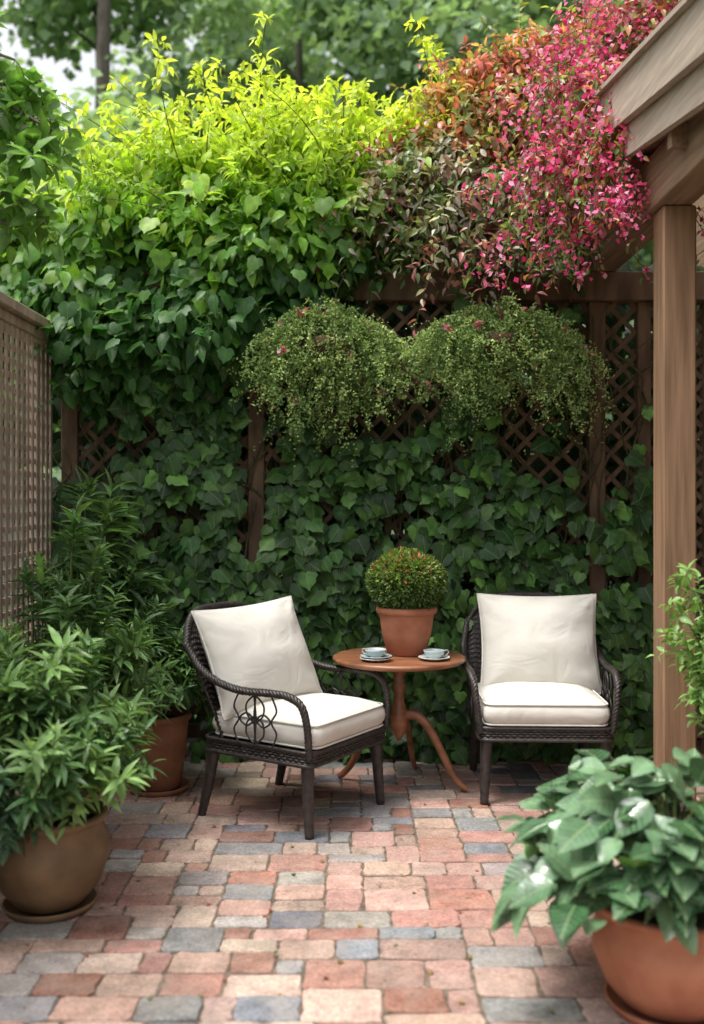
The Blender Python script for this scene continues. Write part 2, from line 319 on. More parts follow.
for j in range(ny):
    i=0
    while i<nx:
        if occ[i,j]: i+=1; continue
        opts=[]
        for (a,b),w in sizes:
            if i+a<=nx and j+b<=ny and not occ[i:i+a,j:j+b].any():
                g=0
                while i+a+g<nx and g<3 and not occ[i+a+g,j]: g+=1
                if g==1: w*=.01
                if g==0: w*=3
                if i>0:
                    hb=0
                    while j+hb<ny and occ[i-1,j+hb]: hb+=1
                    if hb==b: w*=2.0
                    if abs(hb-b)==1: w*=.25
                opts.append(((a,b),w))
        if not opts:
            fb=[(1,3),(1,2),(1,1)]+[(2,1),(3,1)]
            fb=[q for q in fb if i+q[0]<=nx and j+q[1]<=ny and not occ[i:i+q[0],j:j+q[1]].any()]
            fb.sort(key=lambda q:-q[0]*q[1]); opts=[(fb[0],1)]
        ws=np.array([w for _,w in opts]); a,b=opts[rng.choice(len(opts),p=ws/ws.sum())][0]
        occ[i:i+a,j:j+b]=True
        x0,y0=-2.3+i*U_,-.35+j*U_; x1,y1=x0+a*U_,y0+b*U_
        g=.0018+rng.uniform(0,.0034); x0+=g;y0+=g;x1-=g;y1-=g
        cx,cy=(x0+x1)/2,(y0+y1)/2; hw,hh=(x1-x0)/2,(y1-y0)/2
        rot=rng.normal()*.017; zt=rng.normal()*.0018; tx,ty=rng.normal(size=2)*.009
        def ring(ins,z,r):
            pts=[]
            for sx,sy,a0 in((1,1,0),(-1,1,90),(-1,-1,180),(1,-1,270)):
                for da in(0,45,90):
                    th=math.radians(a0+da); px=sx*(hw-r-0)+(r-ins)*math.cos(th); py=sy*(hh-r)+(r-ins)*math.sin(th)
                    pts.append((px,py))
            pts=np.array(pts); out=[]
            for q in range(12):
                out.append(pts[q])
                if q%3==2:
                    nx_=pts[(q+1)%12]; out.append(pts[q]*.66+nx_*.34); out.append(pts[q]*.33+nx_*.67)
            pts=np.array(out)+RJ; c,s=math.cos(rot),math.sin(rot); X=pts[:,0]*c-pts[:,1]*s; Y=pts[:,0]*s+pts[:,1]*c
            return np.stack([cx+X,cy+Y,z+zt+tx*X+ty*Y],1)
        r=min(.018,hw*.45,hh*.45); RJ=rng.normal(size=(20,2))*.0031; K=20
        V=np.concatenate([ring(0,-.04,r),ring(0,-.006,r),ring(.0025,-.002,r),ring(.007,0,r)])
        F=[(q*K+k,q*K+(k+1)%K,(q+1)*K+(k+1)%K,(q+1)*K+k) for q in range(3) for k in range(K)]+[tuple(3*K+k for k in range(K))]
        c=pc[rng.choice(len(pc),p=pw)]*np.exp(rng.normal()*.12)*(1+rng.normal(size=3)*.02)
        mb.add(V,F,c); i+=a
o=mb.obj('paving',M_paver,smooth=False); o['kind']='structure'

# ------------------------------------------------------------ lattice helper
def lattice(mb,a0,a1,b0,b1,org,A,B,Nn,sp=.15,w=.028,t=.008):
    org,A,B,Nn=[np.array(v,float) for v in(org,A,B,Nn)]
    for s,off in((1,0),(-1,t*1.02)):
        lo,hi=(a0-b1,a1-b0) if s==1 else (a0+b0,a1+b1)
        c=lo+sp*.5
        while c<hi:
            if s==1: aa,ab=max(a0,b0+c),min(a1,b1+c); pa,pb=(aa,aa-c),(ab,ab-c)
            else: aa,ab=max(a0,c-b1),min(a1,c-b0); pa,pb=(aa,c-aa),(ab,c-ab)
            if ab-aa>.03:
                d=nrmz(np.array([pb[0]-pa[0],pb[1]-pa[1]])); q=np.array([-d[1],d[0]])*w/2
                V=[]
                for dz in(off,off+t):
                    for e in((pa,1),(pa,-1),(pb,-1),(pb,1)):
                        x=np.array(e[0])+q*e[1]; V.append(org+A*x[0]+B*x[1]+Nn*dz)
                mb.add(V,[(0,1,2,3),(4,7,6,5),(0,4,5,1),(1,5,6,2),(2,6,7,3),(3,7,4,0)])
            c+=sp
TY=6.2
tr=thing('trellis',(0,TY,0),'tall brown wooden trellis wall with diamond lattice, overgrown with ivy','trellis')
posts=[-1.74,-.59,1.51,1.80,2.22]
for x in posts:
    m=MB(); w=.05 if x!=1.80 else .04
    box(m,(x-w,TY-.05,-.01),(x+w,TY+.05,2.79),bev=.005); m.obj('post',M_trellis,tr,smooth=False)
m=MB(); box(m,(-1.84,TY-.085,2.792),(2.5,TY+.06,2.97),bev=.006); m.obj('beam',M_trellis,tr,smooth=False)
m=MB(); box(m,(-1.84,TY-.02,.10),(2.5,TY+.03,.18)); m.obj('rail',M_trellis,tr,smooth=False)
for a,b in zip([-1.69,-.54,1.56,1.84],[-.64,1.46,1.76,2.17]):
    m=MB(); lattice(m,a,b,.18,2.79,(0,TY-.01,0),(1,0,0),(0,0,1),(0,1,0)); m.obj('lattice',M_trellis,tr,smooth=False)
# left fence
FX=-1.79
fe=thing('fence',(FX-.05,5,0),'weathered grey-brown wooden fence with small-grid lattice panels','fence')
m=MB(); y=1.02
while y<6.05:
    box(m,(FX-.030,y,.162),(FX-.020,y+.034,2.5)); y+=.086
z=.20
while z<2.47:
    box(m,(FX-.044,1.0,z),(FX-.032,6.06,z+.030)); z+=.075
m.obj('lattice',M_fence,fe,smooth=False)
m=MB(); box(m,(FX-.08,1.0,.08),(FX-.01,6.08,.158),bev=.004)
box(m,(FX-.08,1.0,2.503),(FX-.01,6.08,2.56),bev=.004); box(m,(FX-.11,1.0,2.563),(FX+.03,6.1,2.62),bev=.006); m.obj('rail',M_fence,fe,smooth=False)
for y in(1.1,2.35,3.6,4.85,6.02):
    m=MB(); box(m,(FX-.15,y-.045,0),(FX-.085,y+.045,2.56),bev=.004); m.obj('post',M_fence,fe,smooth=False)

# ------------------------------------------------------------ porch
po=thing('porch',(1.56,4.8,0),'wooden porch corner with square brown post, beam and pale fascia','porch')
m=MB(); box(m,(1.475,4.74,0),(1.635,4.90,2.97),bev=.008); m.obj('post',M_post,po,smooth=False)
m=MB(); box(m,(1.445,3.0,2.972),(1.62,6.34,3.24),bev=.006); m.obj('beam',M_beam,po,smooth=False)
def slopebox(mb,x0,x1,z0,z1,ya,yb,s=.15,ref=5.18):
    V=[(x,y,z+(y-ref)*s) for x in(x0,x1) for y in(ya,yb) for z in(z0,z1)]
    mb.add(V,[(0,1,3,2),(4,6,7,5),(0,4,5,1),(2,3,7,6),(0,2,6,4),(1,5,7,3)])
m=MB(); slopebox(m,1.29,1.33,3.44,3.66,3.3,5.20); slopebox(m,1.335,1.37,3.29,3.46,3.3,5.19)
slopebox(m,1.26,1.38,3.662,3.685,3.28,5.23)
slopebox(m,1.372,3.6,3.42,3.64,5.14,5.18)
m.obj('fascia',M_fascia,po,smooth=False)
m=MB(); slopebox(m,1.385,3.6,3.69,3.73,3.28,5.23)
y=3.35
while y<5.1: slopebox(m,1.372,3.5,3.33,3.36,y,y+.135); y+=.14
m.obj('roof',M_beam,po,smooth=False)
for yy in(3.6,4.3,5.0):
    m=MB(); slopebox(m,1.375,3.5,3.22,3.325,yy,yy+.06); m.obj('rafter',M_beam,po,smooth=False)
hw=thing('house_wall',(2.5,4.2,0),'dark brown board-clad house wall beside the porch','wall')
m=MB(); z=0
while z<4.0: box(m,(2.44,1.5,z),(2.6,8.0,z+.147),bev=.004); z+=.15
m.obj('siding',M_beam,hw,smooth=False)

# ------------------------------------------------------------ ivy wall
ivy=thing('ivy',(-.2,6.05,0),'dense dark green ivy climbing over the brown trellis','climbing plant')
LM=MB(); SM=MB()
def dens(u,v):
    n=noise.noise((u*.018,v*.018,3.1))+.6*noise.noise((u*.05,v*.05,8))
    if u<262: d=.9+n*2.0
    else: d=(v-440)/80.0+n*3.0
    if v<470 and u>262: d=max(d,-.15+n*1.8)
    if u>606: d-=.5
    if 582<u<608 and v<600: d-=1.3
    if 62<u<120 and 370<v<480: d-=1.6
    if 240<u<268 and 380<v<560: d-=2.0
    if v>700: d-= (v-700)/60
    if v>590 and u>240: d+=.5
    return min(d,.75)
k=0;tries=0; A=[]
while k<5300 and tries<60000:
    tries+=1; u=rng.uniform(64,668); v=rng.uniform(285,765)
    if dens(u,v)>rng.uniform(-.1,.9):
        bul=.14*(1+noise.noise((u*.012,v*.012,1)))+.02
        Y=6.13-bul*rng.random()**.7
        A.append(P(u,v,Y)); k+=1
A=np.array(A); A=A[A[:,2]>.03]; n=len(A)
d=np.stack([rng.normal(size=n)*.7,-.2-rng.random(n)*.4,-1+rng.normal(size=n)*.4],1)
nn=np.stack([rng.normal(size=n)*.5,-np.ones(n),.5+rng.normal(size=n)*.5],1)
cb=mixcol(srgb(34,68,32),srgb(86,126,58),rng.random(n)**1.9)
LM.leaves(TI,A,d,nn,rng.uniform(.05,.125,n),vary(cb,n,.28))
n=4400
B=np.stack([rng.uniform(-2.2,2.6,n),rng.uniform(6.45,6.9,n),rng.uniform(0,3.1,n)],1)
d=np.stack([rng.normal(size=n)*.6,-.2-rng.random(n)*.3,-1+rng.normal(size=n)*.4],1); nn=np.stack([rng.normal(size=n)*.5,-np.ones(n),.4+rng.normal(size=n)*.4],1)
LM.leaves(TI,B,d,nn,rng.uniform(.09,.16,n),vary(srgb(34,58,28),n,.25))  # back layer in darker green, shade behind the lattice painted into the leaves
for i in range(90):
    x=rng.uniform(-1.7,1.8); z0=rng.uniform(0,1.8); pts=[(x,6.14,z0)]
    for j in range(6): x+=rng.normal()*.09; z0+=rng.uniform(.12,.25); pts.append((x,6.15-rng.random()*.04,min(z0,2.7)))
    tube(SM,cat(pts,3),rng.uniform(.003,.008),5)
LM.obj('foliage',M_ivy,ivy); SM.obj('stem',M_stem,ivy)

# ------------------------------------------------------------ sunlit vine on top
vine=thing('climbing_vine',(-.9,6.4,0),'lush climbing vine with bright yellow-green top spilling over the trellis','climbing plant')
LM=MB(); SM=MB()
blobs=[((-20,285,6.7),.50),((55,272,6.6),.42),((110,260,6.35),.45),((165,232,6.4),.40),((210,235,6.3),.48),((270,205,6.4),.42),((315,222,6.2),.50),((365,192,6.5),.38),
 ((395,200,6.35),.38),((445,182,6.7),.36),((110,345,6.1),.34),((160,345,6.1),.36),((205,320,6.0),.38),((270,262,5.95),.30),((325,240,6.0),.26),((235,275,6.1),.45),((90,310,6.2),.4),((500,195,6.9),.4)]
c_lo=srgb(56,100,44); c_mid=srgb(116,160,56); c_hi=srgb(190,206,76)  # greens brighten with height: young growth plus sunlight painted into leaf colour
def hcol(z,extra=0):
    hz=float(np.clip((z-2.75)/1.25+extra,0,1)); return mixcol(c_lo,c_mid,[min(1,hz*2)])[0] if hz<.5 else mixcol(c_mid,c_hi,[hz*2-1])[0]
for (u,v,Y),r in blobs:
    n=int(2100*r*r/.3); c=P(u,v,Y)
    p,o_,uu=ell(n,c,(r,r*.85,r*.9),.6,.4)
    p+=jit(n,.055)
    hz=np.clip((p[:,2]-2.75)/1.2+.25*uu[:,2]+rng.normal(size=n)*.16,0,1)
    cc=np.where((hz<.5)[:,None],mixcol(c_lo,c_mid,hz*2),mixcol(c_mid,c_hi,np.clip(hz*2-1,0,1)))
    d=o_*.5+np.array([0,0,-.75])+jit(n,.35); nn=o_*.6+UP*.7+jit(n,.3)+np.array([0,-.25,0])
    m=rng.random(n)<.45
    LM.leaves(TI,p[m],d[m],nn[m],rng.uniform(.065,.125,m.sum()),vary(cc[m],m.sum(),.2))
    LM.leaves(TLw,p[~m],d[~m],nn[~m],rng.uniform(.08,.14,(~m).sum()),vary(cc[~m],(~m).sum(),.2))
    ns=int(16*r/.5) if v<300 else 6
    for i in range(ns):
        dr=nrmz(np.array([rng.normal()*.6,rng.normal()*.5-.25,(1.0 if v<300 else -.2)+rng.normal()*.3]))
        b=c+dr*np.array([r,r*.85,r*.9])*.75
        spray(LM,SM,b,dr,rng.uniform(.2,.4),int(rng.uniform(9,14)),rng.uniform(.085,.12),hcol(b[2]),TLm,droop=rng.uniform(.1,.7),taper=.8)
    if v<290:
        left=.65 if u<140 else 1.0
        for i in range(int(14*r/.45)):
            dr=nrmz(np.array([rng.normal()*.5-.1,rng.normal()*.4-.15,1.0])); b=c+dr*r*.65*np.array([1.2,.8,1]); L=rng.uniform(.25,.8)*left*(1.3 if rng.random()<.3 else 1)
            t=np.linspace(0,1,9)[:,None]; lean=np.array([rng.normal()*.45,rng.normal()*.25-.1,-.32]); p=b+dr*L*t+lean*L*t*t
            tube(SM,p,np.linspace(.005,.0015,9),4)
            for k in range(2,9):
                for s in range(2):
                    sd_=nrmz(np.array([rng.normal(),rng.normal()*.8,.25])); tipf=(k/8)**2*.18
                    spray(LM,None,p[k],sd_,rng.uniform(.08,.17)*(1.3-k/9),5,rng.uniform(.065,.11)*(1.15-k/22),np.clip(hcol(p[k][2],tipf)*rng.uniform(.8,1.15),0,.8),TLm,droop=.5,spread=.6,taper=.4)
for i in range(14):
    x=rng.uniform(-1.7,.7); tube(SM,cat([(x,6.28,0),(x+rng.normal()*.1,6.3,1.2),(x+rng.normal()*.15,6.3,2.3),(x+rng.normal()*.2,6.35,3.3)],5),np.linspace(.02,.008,16),6)
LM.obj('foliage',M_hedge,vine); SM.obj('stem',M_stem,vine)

# ------------------------------------------------------------ bronze vine
br=thing('bronze_leaved_climber',(.9,6.3,0),'climber with bronze, rust and purple leaves draping over the beam','climbing plant')
LM=MB(); SM=MB()
for (u,v,Y),r,top in [((385,212,5.95),.13,0),((410,195,6.0),.15,0),((440,190,5.95),.19,0),((488,203,5.9),.20,0),((538,205,5.85),.19,0),((460,235,5.88),.13,0),((512,235,5.88),.13,0),((422,162,6.1),.14,0),((482,150,6.1),.22,1),((528,132,6.0),.22,1),((568,110,6.1),.23,1),((500,112,6.2),.2,1),((545,82,6.2),.2,1),((450,135,6.3),.18,1),((595,60,6.2),.2,1),((470,100,6.3),.15,1),((520,75,6.3),.15,1)]:
    n=int(1100*r*r/.12); p,o_,uu=ell(n,P(u,v,Y),r,.85,.45); p+=jit(n,.06)
    pal_=np.array([srgb(116,92,80),srgb(160,160,142),srgb(140,88,84),srgb(120,130,84),srgb(190,184,172),srgb(156,94,96),srgb(102,122,76),srgb(96,118,68)]) if not top else np.array([srgb(200,136,86),srgb(208,162,100),srgb(186,108,84),srgb(160,168,88),srgb(200,108,98),srgb(146,132,84),srgb(160,82,84),srgb(116,126,74)])
    cc=pal_[rng.choice(len(pal_),n)]
    LM.leaves(TLw,p,o_*.5+np.array([0,-.1,-.6])+jit(n,.5),o_*.5+UP*.7+np.array([0,-.5,0])+jit(n,.35),rng.uniform(.05,.10,n),vary(cc,n,.22))
    for i in range(24):
        dr=nrmz(np.array([rng.normal()*.9-(.2 if not top else 0),-.4+rng.normal()*.4,rng.normal()*.5+(.6 if top else .0)]))
        spray(LM,SM,P(u,v,Y)+dr*r*.7,dr,rng.uniform(.2,.5),13,.085,pal_[rng.integers(len(pal_))],TLm,droop=rng.uniform(.3,1.0))
for i in range(6):
    x=rng.uniform(.5,1.2); tube(SM,cat([(x,6.3,0),(x+.05,6.3,1.4),(x+rng.normal()*.1,6.3,2.5),(x+rng.normal()*.2,6.1,3.3)],5),np.linspace(.02,.008,16),6)
LM.obj('foliage',M_bronze,br); SM.obj('stem',M_stem,br)

# ------------------------------------------------------------ pink flowering vine
bo=thing('flowering_vine',(1.35,6.0,2.97),'vivid pink flowering vine cascading over the roof corner and beam','flowering vine')
LM=MB(); FM=MB(); SM=MB()
pinks=np.array([srgb(230,88,146),srgb(240,132,176),srgb(214,62,116),srgb(246,172,202),srgb(226,100,130)])
leafp=np.array([srgb(112,130,68),srgb(186,128,88),srgb(96,120,60),srgb(146,150,84),srgb(150,88,84)])
def bloom(pc_,n,s=.036):
    q=pc_+jit(n,.026); FM.leaves(T_dia2,q,jit(n),jit(n)+np.array([0,-.7,.7]),rng.uniform(.6,1.2,n)*s,vary(pinks[rng.choice(5,n)],n,.14))
for (u,v,Y),r,nc in [((655,15,5.6),.19,28),((620,38,5.6),.17,22),((588,72,5.7),.14,13),((590,115,5.5),.12,13),((565,105,5.6),.10,6),((602,150,5.1),.06,7),((582,165,5.4),.07,6),((692,-12,5.5),.22,28),((596,90,5.35),.11,11)]:
    p,o_,uu=ell(nc,P(u,v,Y),r,.9,.5)
    for q in p: bloom(q,int(rng.uniform(5,13)))
    n=int(nc*8); p,o_,uu=ell(n,P(u,v,Y),r*1.05,.85,.35)
    LM.leaves(TLw,p,o_+jit(n,.6)+np.array([0,0,-.4]),UP+jit(n,.5),rng.uniform(.04,.075,n),vary(leafp[rng.choice(5,n)],n,.2))
    for i in range(14):
        dr=nrmz(np.array([rng.normal()*.9-.2,-.3,rng.normal()*.6+.25])); L=rng.uniform(.2,.6); t=np.linspace(0,1,10)[:,None]
        pp=P(u,v,Y)+dr*r*.8+dr*L*t-UP*.9*L*t*t; tube(SM,pp,.002,4)
        for q in pp: bloom(q,int(rng.uniform(0,6)),.034)
        spray(LM,None,pp[0],dr,L,9,.06,leafp[rng.integers(5)],TLm,droop=.9)
for i in range(42):
    u=rng.uniform(528,628); v=rng.uniform(60,160); Y=rng.uniform(4.95,5.5)
    if u>595: Y=rng.uniform(4.9,5.1)
    end=rng.uniform(165,292) if u<600 else rng.uniform(160,240)
    L=(end-v)/1000*Y; b=P(u,v,Y); pts=[b]
    x,y,z=b; dx=rng.normal()*.035
    for j in range(6):
        x+=dx+rng.normal()*.025-.004; y-=.02*rng.random(); z-=L/6; pts.append((x,y,z))
    path=cat(pts,4); tube(SM,path,.0025,4); pb=rng.uniform(.1,.7)
    for q in path[::1]:
        if rng.random()<pb: bloom(q,int(rng.uniform(2,8)),.034)
        n=2; LM.leaves(TLm,q+jit(n,.015),jit(n)+np.array([0,0,-.8]),UP+jit(n,.5),.045,vary(leafp[rng.integers(5)],n,.2))
for i in range(10):
    b=P(rng.uniform(600,625),rng.uniform(170,205),4.75+.2*rng.random()); dr=nrmz(np.array([rng.uniform(-.2,1),-.2,-.3+rng.normal()*.3])); L=rng.uniform(.1,.2); t=np.linspace(0,1,7)[:,None]; pp=b+dr*L*t-UP*.3*L*t*t; tube(SM,pp,.0018,4)
    for q in pp[2:]: bloom(q,4,.03)
for i in range(5):
    x=1.3+rng.normal()*.1; tube(SM,cat([(x,6.1,2.97),(x,5.95,3.3),(x-.05,5.7,3.6),(x,5.5,3.75)],5),.012,6)
FM.obj('blossom',M_petal,bo); LM.obj('foliage',M_bronze,bo); SM.obj('stem',M_stem,bo)

# ------------------------------------------------------------ hanging baskets
def basket(u0,v0,hwid,Y,lens,label,ns=150):
    c=P(u0,v0,Y); e=thing('hanging_basket',tuple(c),label,'hanging basket',group='hanging baskets on the trellis beam')
    m=MB(); lathe(m,[(.02,-.14),(.09,-.12),(.15,-.06),(.17,0),(.16,0),(.13,-.02),(.02,-.02)]); m.obj('basket',M_coco,e,local=True)
    m=MB()
    hook=np.array([0,0,2.82-c[2]+.04])
    for a in(0,2.1,4.2): tube(m,[(.165*math.cos(a),.165*math.sin(a),0),tuple(hook)],.002,4)
    tube(m,cat([tuple(hook),(0,.12,hook[2]+.03),(0,6.115-Y,hook[2]-.02)],5),.007,6); m.obj('hanger',M_iron,e,local=True)
    LM=MB(); FM=MB(); g1,g2=srgb(102,130,78),srgb(168,186,124)
    ph=rng.uniform(0,6)
    for i in range(ns):
        x0=rng.uniform(-1,1); x0=np.sign(x0)*abs(x0)**.9*rng.uniform(.85,1.1); o=np.array([x0*hwid,rng.uniform(-.2,.16),0])
        side=x0; L=lens(side)*rng.uniform(.15,1.0)**.7*(1.4 if rng.random()<.16 else 1)*(1+.25*math.sin(x0*9+ph))
        top=rng.uniform(-.03,.14)*(1-.6*x0*x0)-.04*x0*x0
        sw=np.array([rng.normal()*.05,0,0])
        pts=[c+o*.2,c+o*.55+UP*(top+.05),c+o*.88+UP*(top+.02),c+o*1.0-UP*L*.25+sw*.3,c+o*1.03-UP*L*.65+jit(1,.03)[0]+sw,c+o*1.0-UP*L+jit(1,.06)[0]+sw*1.8]
        p=cat(pts,8); tube(LM,p,.0014,3,col=g1*.7)
        col=g1+(g2-g1)*rng.random()
        q=np.repeat(p,3,0)+jit(len(p)*3,.008); n=len(q)
        LM.leaves(T_dia3,q,jit(n)+np.array([0,-.1,-.2]),jit(n,.7)+np.array([0,-.4,.6]),rng.uniform(.014,.028,n),vary(col,n,.25))
        for kk in range(5):
            b=p[rng.integers(5,len(p))]; dr=nrmz(jit(1)[0]+np.array([side*.6,-.3,.0])); w_=b+dr*rng.uniform(.05,.17)*np.linspace(0,1,9)[:,None]-UP*.07*np.linspace(0,1,9)[:,None]**2
            LM.leaves(T_dia3,w_,jit(9),jit(9)+UP*.5,.02,vary(col*1.1,9,.2))
        if rng.random()<.11:
            w=p[rng.integers(8,len(p))]; q=w+np.array([0,-.02,0]); kk=int(rng.uniform(7,14))
            FM.leaves(T_dia2,q+jit(kk,.013),jit(kk),jit(kk)+np.array([0,-.7,.4]),rng.uniform(.018,.03,kk),vary(pinks[rng.choice(5,kk)],kk,.15))
    LM.obj('foliage',M_fine,e); FM.obj('blossom',M_petal,e)
def lens1(s): return .26+.36*max(0,1-abs(s-.05)*1.5)+.30*max(0,1-abs(s-.85)*3)+.10*(s<-.5)
def lens2(s): return .26+.26*max(0,1-abs(s+.15)*2.6)+.32*max(0,1-abs(s-.75)*2.4)+.22*max(0,1-abs(s+.85)*3)
basket(327,340,.41,5.75,lens1,'hanging basket of fine trailing foliage with small pink flowers',160)
basket(498,337,.47,5.70,lens2,'wide hanging basket of trailing green foliage dotted with pink blooms',180)

# ------------------------------------------------------------ armchair
ch=thing('armchair',(-.285,5.07,0),'dark wicker armchair with cream cushions angled toward the table','armchair',rz=math.radians(57),group='wicker armchairs on the patio')
def rrect(hw,hd,r,n=6,cy=0):
    pts=[]
    for sx,sy,a0 in((1,1,0),(-1,1,90),(-1,-1,180),(1,-1,270)):
        for k in range(n+1):
            th=math.radians(a0+90*k/n); pts.append((sx*(hw-r)+r*math.cos(th),cy+sy*(hd-r)+r*math.sin(th)))
    return np.array(pts)
def resamp(p,n):
    q=np.vstack([p,p[:1]]); s=np.concatenate([[0],np.cumsum(np.linalg.norm(np.diff(q,axis=0),axis=1))]); t=np.linspace(0,s[-1],n,endpoint=False)
    return np.stack([np.interp(t,s,q[:,i]) for i in range(q.shape[1])],1)
m=MB(); base=resamp(rrect(.34,.325,.05,cy=-.01),150); cen=np.array([0,-.01]); nB=150
nb=nrmz(base-cen)
for r_ in range(4):
    z=.346+r_*.013; off=np.where((np.arange(nB)+r_)%2==0,1,-1)*.0034
    q=base+nb*off[:,None]; tube(m,cat(np.column_stack([q,np.full(nB,z)]),2,True),.0070,5,True)
inner=base-nb*.004
V=np.vstack([np.column_stack([inner,np.full(nB,.343)]),np.column_stack([inner,np.full(nB,.394)])])
m.add(V,[(k,(k+1)%nB,nB+(k+1)%nB,nB+k) for k in range(nB)]+[tuple(range(nB)),tuple(range(nB,2*nB))])
for z in(.337,.398): 
    q=resamp(rrect(.344,.329,.05,cy=-.01),90); tube(m,np.column_stack([q,np.full(90,z)]),.010,6,True)
m.obj('seat',M_wicker,ch,local=True)
for sx in(-1,1):
    for yy,sp_ in((-.29,-.02),(.28,.07)):
        m=MB(); t=np.linspace(0,1,26); p=np.stack([sx*(.302+.015*t),yy+sp_*t**1.5,.38*(1-t)],1)
        rr=(.035-.013*t)+.0010*np.sin(t*26*2.4); tube(m,p,rr,10); m.obj('leg',M_wicker,ch,local=True)
def top(u): return 1.0-.17*abs(u)**4
def S(u,v): return np.array([.355*u*(.93+.07*v),.285+.235*(v*v*.3+v*.7)-.10*abs(u)**3,.36+v*(top(u)-.36)])
m=MB()
for r_ in range(42):
    v=(r_+.5)/42; q=[]
    for i in range(45):
        u=-1+2*i/44; q.append(S(u,v)+np.array([0,1,0])*(.004 if (i+r_)%2 else -.004))
    tube(m,cat(q,2),.008,5)
G=[[S(-1+2*i/20,j/12) for i in range(21)] for j in range(13)]; V=np.array(G).reshape(-1,3)
m.add(V,[(j*21+i,j*21+i+1,(j+1)*21+i+1,(j+1)*21+i) for j in range(12) for i in range(20)])
arc=[S(u,1.0) for u in np.linspace(-1,1,17)]
rope(m,cat(arc,5),.022,4,.08)
m.obj('backrest',M_wicker,ch,local=True)
for sx in(-1,1):
    m=MB(); e0=S(sx*.97,1.0)
    pts=[e0,(sx*.372,.315,.745),(sx*.38,.20,.69),(sx*.385,.05,.662),(sx*.385,-.11,.665),(sx*.378,-.225,.66),(sx*.368,-.30,.62),(sx*.358,-.325,.53),(sx*.345,-.325,.43),(sx*.335,-.32,.37)]
    rope(m,cat(pts,8),np.linspace(.022,.018,73),4,.08); m.obj('armrest',M_wicker,ch,local=True)
    m=MB(); X=sx*.368
    def lp(pts,closed=True): tube(m,cat([(X,a,b) for a,b in pts],6,closed),.0050,6,closed)
    cy,cz=-.03,.525
    for s2 in(-1,1):
        b0=cy+s2*.045
        lp([(cy,cz-.112),(b0+s2*.006,cz-.07),(b0,cz-.01),(cy,cz+.015),(b0-s2*.04,cz-.02),(b0-s2*.046,cz-.075)])
        lp([(cy,cz+.118),(b0+s2*.006,cz+.075),(b0,cz+.02),(cy,cz-.01),(b0-s2*.04,cz+.025),(b0-s2*.046,cz+.078)])
        lp([(cy+s2*.01,cz),(cy+s2*.05,cz+.03),(cy+s2*.092,cz),(cy+s2*.05,cz-.03)])
    lp([(cy+.018*math.cos(a),cz+.018*math.sin(a)) for a in np.linspace(0,6.28,7)[:-1]])
    for s2 in(-1,1):
        b0=cy+s2*.11
        lp([(b0-s2*.01,.405),(b0+s2*.018,.47),(b0-s2*.012,.525),(b0+s2*.018,.58),(b0-s2*.01,.645)],False)
    m.obj('scrollwork',M_iron,ch,local=True)
def loft(m,rings,n=64):
    V=[];
    for hw,hd,r,z,dome in rings:
        q=resamp(rrect(hw,hd,r),n); V.append(np.column_stack([q,np.full(n,z)]))
    V=np.vstack(V); F=[(i*n+k,i*n+(k+1)%n,(i+1)*n+(k+1)%n,(i+1)*n+k) for i in range(len(rings)-1) for k in range(n)]
    F.append(tuple(range(n))[::-1]); F.append(tuple((len(rings)-1)*n+k for k in range(n))); m.add(V,F)
m=MB(); hw,hd=.318,.315; z0,z1=.405,.53
R=[(hw-.12,hd-.12,.03,z0,0),(hw-.03,hd-.03,.04,z0,0),(hw-.008,hd-.008,.05,z0+.012,0),(hw+.006,hd+.006,.05,z0+.035,0),(hw+.012,hd+.012,.05,(z0+z1)/2,0),(hw+.006,hd+.006,.05,z1-.032,0),(hw-.006,hd-.006,.05,z1-.012,0),(hw-.03,hd-.03,.045,z1+.004,0),(hw-.09,hd-.09,.04,z1+.026,0),(hw-.17,hd-.17,.03,z1+.038,0),(hw-.26,hd-.26,.02,z1+.042,0)]
loft(m,R)
for z in(z0+.012,z1-.010):
    q=resamp(rrect(hw-.001,hd-.001,.05),100); tube(m,np.column_stack([q,np.full(100,z)]),.0055,6,True)
o=m.obj('seat_cushion',M_fab,ch,local=True); o.location=(0,-.03,0)
def pillow(hw,hh,th,seed):
    m=MB(); n=44; g=np.sin(np.linspace(-1,1,n+1)*np.pi/2)
    for s in(1,-1):
        V=[]
        for v in g:
            for u in g:
                T_=max(0,(1-u**2)*(1-v**2))**.5
                x=hw*u*(1-.065*(1-v*v)); z=hh*v*(1-.065*(1-u*u))
                wr=.012*noise.noise((u*1.6+seed,v*1.6,s*3.0))*2
                # soft creases running in from the corners
                for cu,cv in((1,1),(-1,1),(1,-1),(-1,-1)):
                    dd=math.hypot(u-cu,v-cv); an=math.atan2(v-cv,u-cu); wr+=.007*math.sin(an*7+seed+cu)*math.exp(-(dd/.55)**2)*min(1,dd*4)
                y=s*(th*T_+(wr*min(1,T_*2.5)))
                V.append((x,y,z))
        m.add(V,[(j*(n+1)+i,j*(n+1)+i+1,(j+1)*(n+1)+i+1,(j+1)*(n+1)+i) for j in range(n) for i in range(n)])
    g=np.linspace(-1,1,30)
    e=[(hw*u*(1-.065*(1-v*v)),0,hh*v*(1-.065*(1-u*u))) for u,v in [(a,-1) for a in g[:-1]]+[(1,a) for a in g[:-1]]+[(-a,1) for a in g[:-1]]+[(-1,-a) for a in g[:-1]]]
    tube(m,np.array(e),.006,6,True); return m
m=pillow(.32,.28,.145,3); o=m.obj('back_cushion',M_fab,ch,local=True)
kids=list(ch.children)
c2=ch.copy(); COL.objects.link(c2); c2.location=(1.01,5.46,0); c2.rotation_euler=(0,0,math.radians(-2)); c2['label']='dark wicker armchair with cream cushions facing straight out from ivy wall'
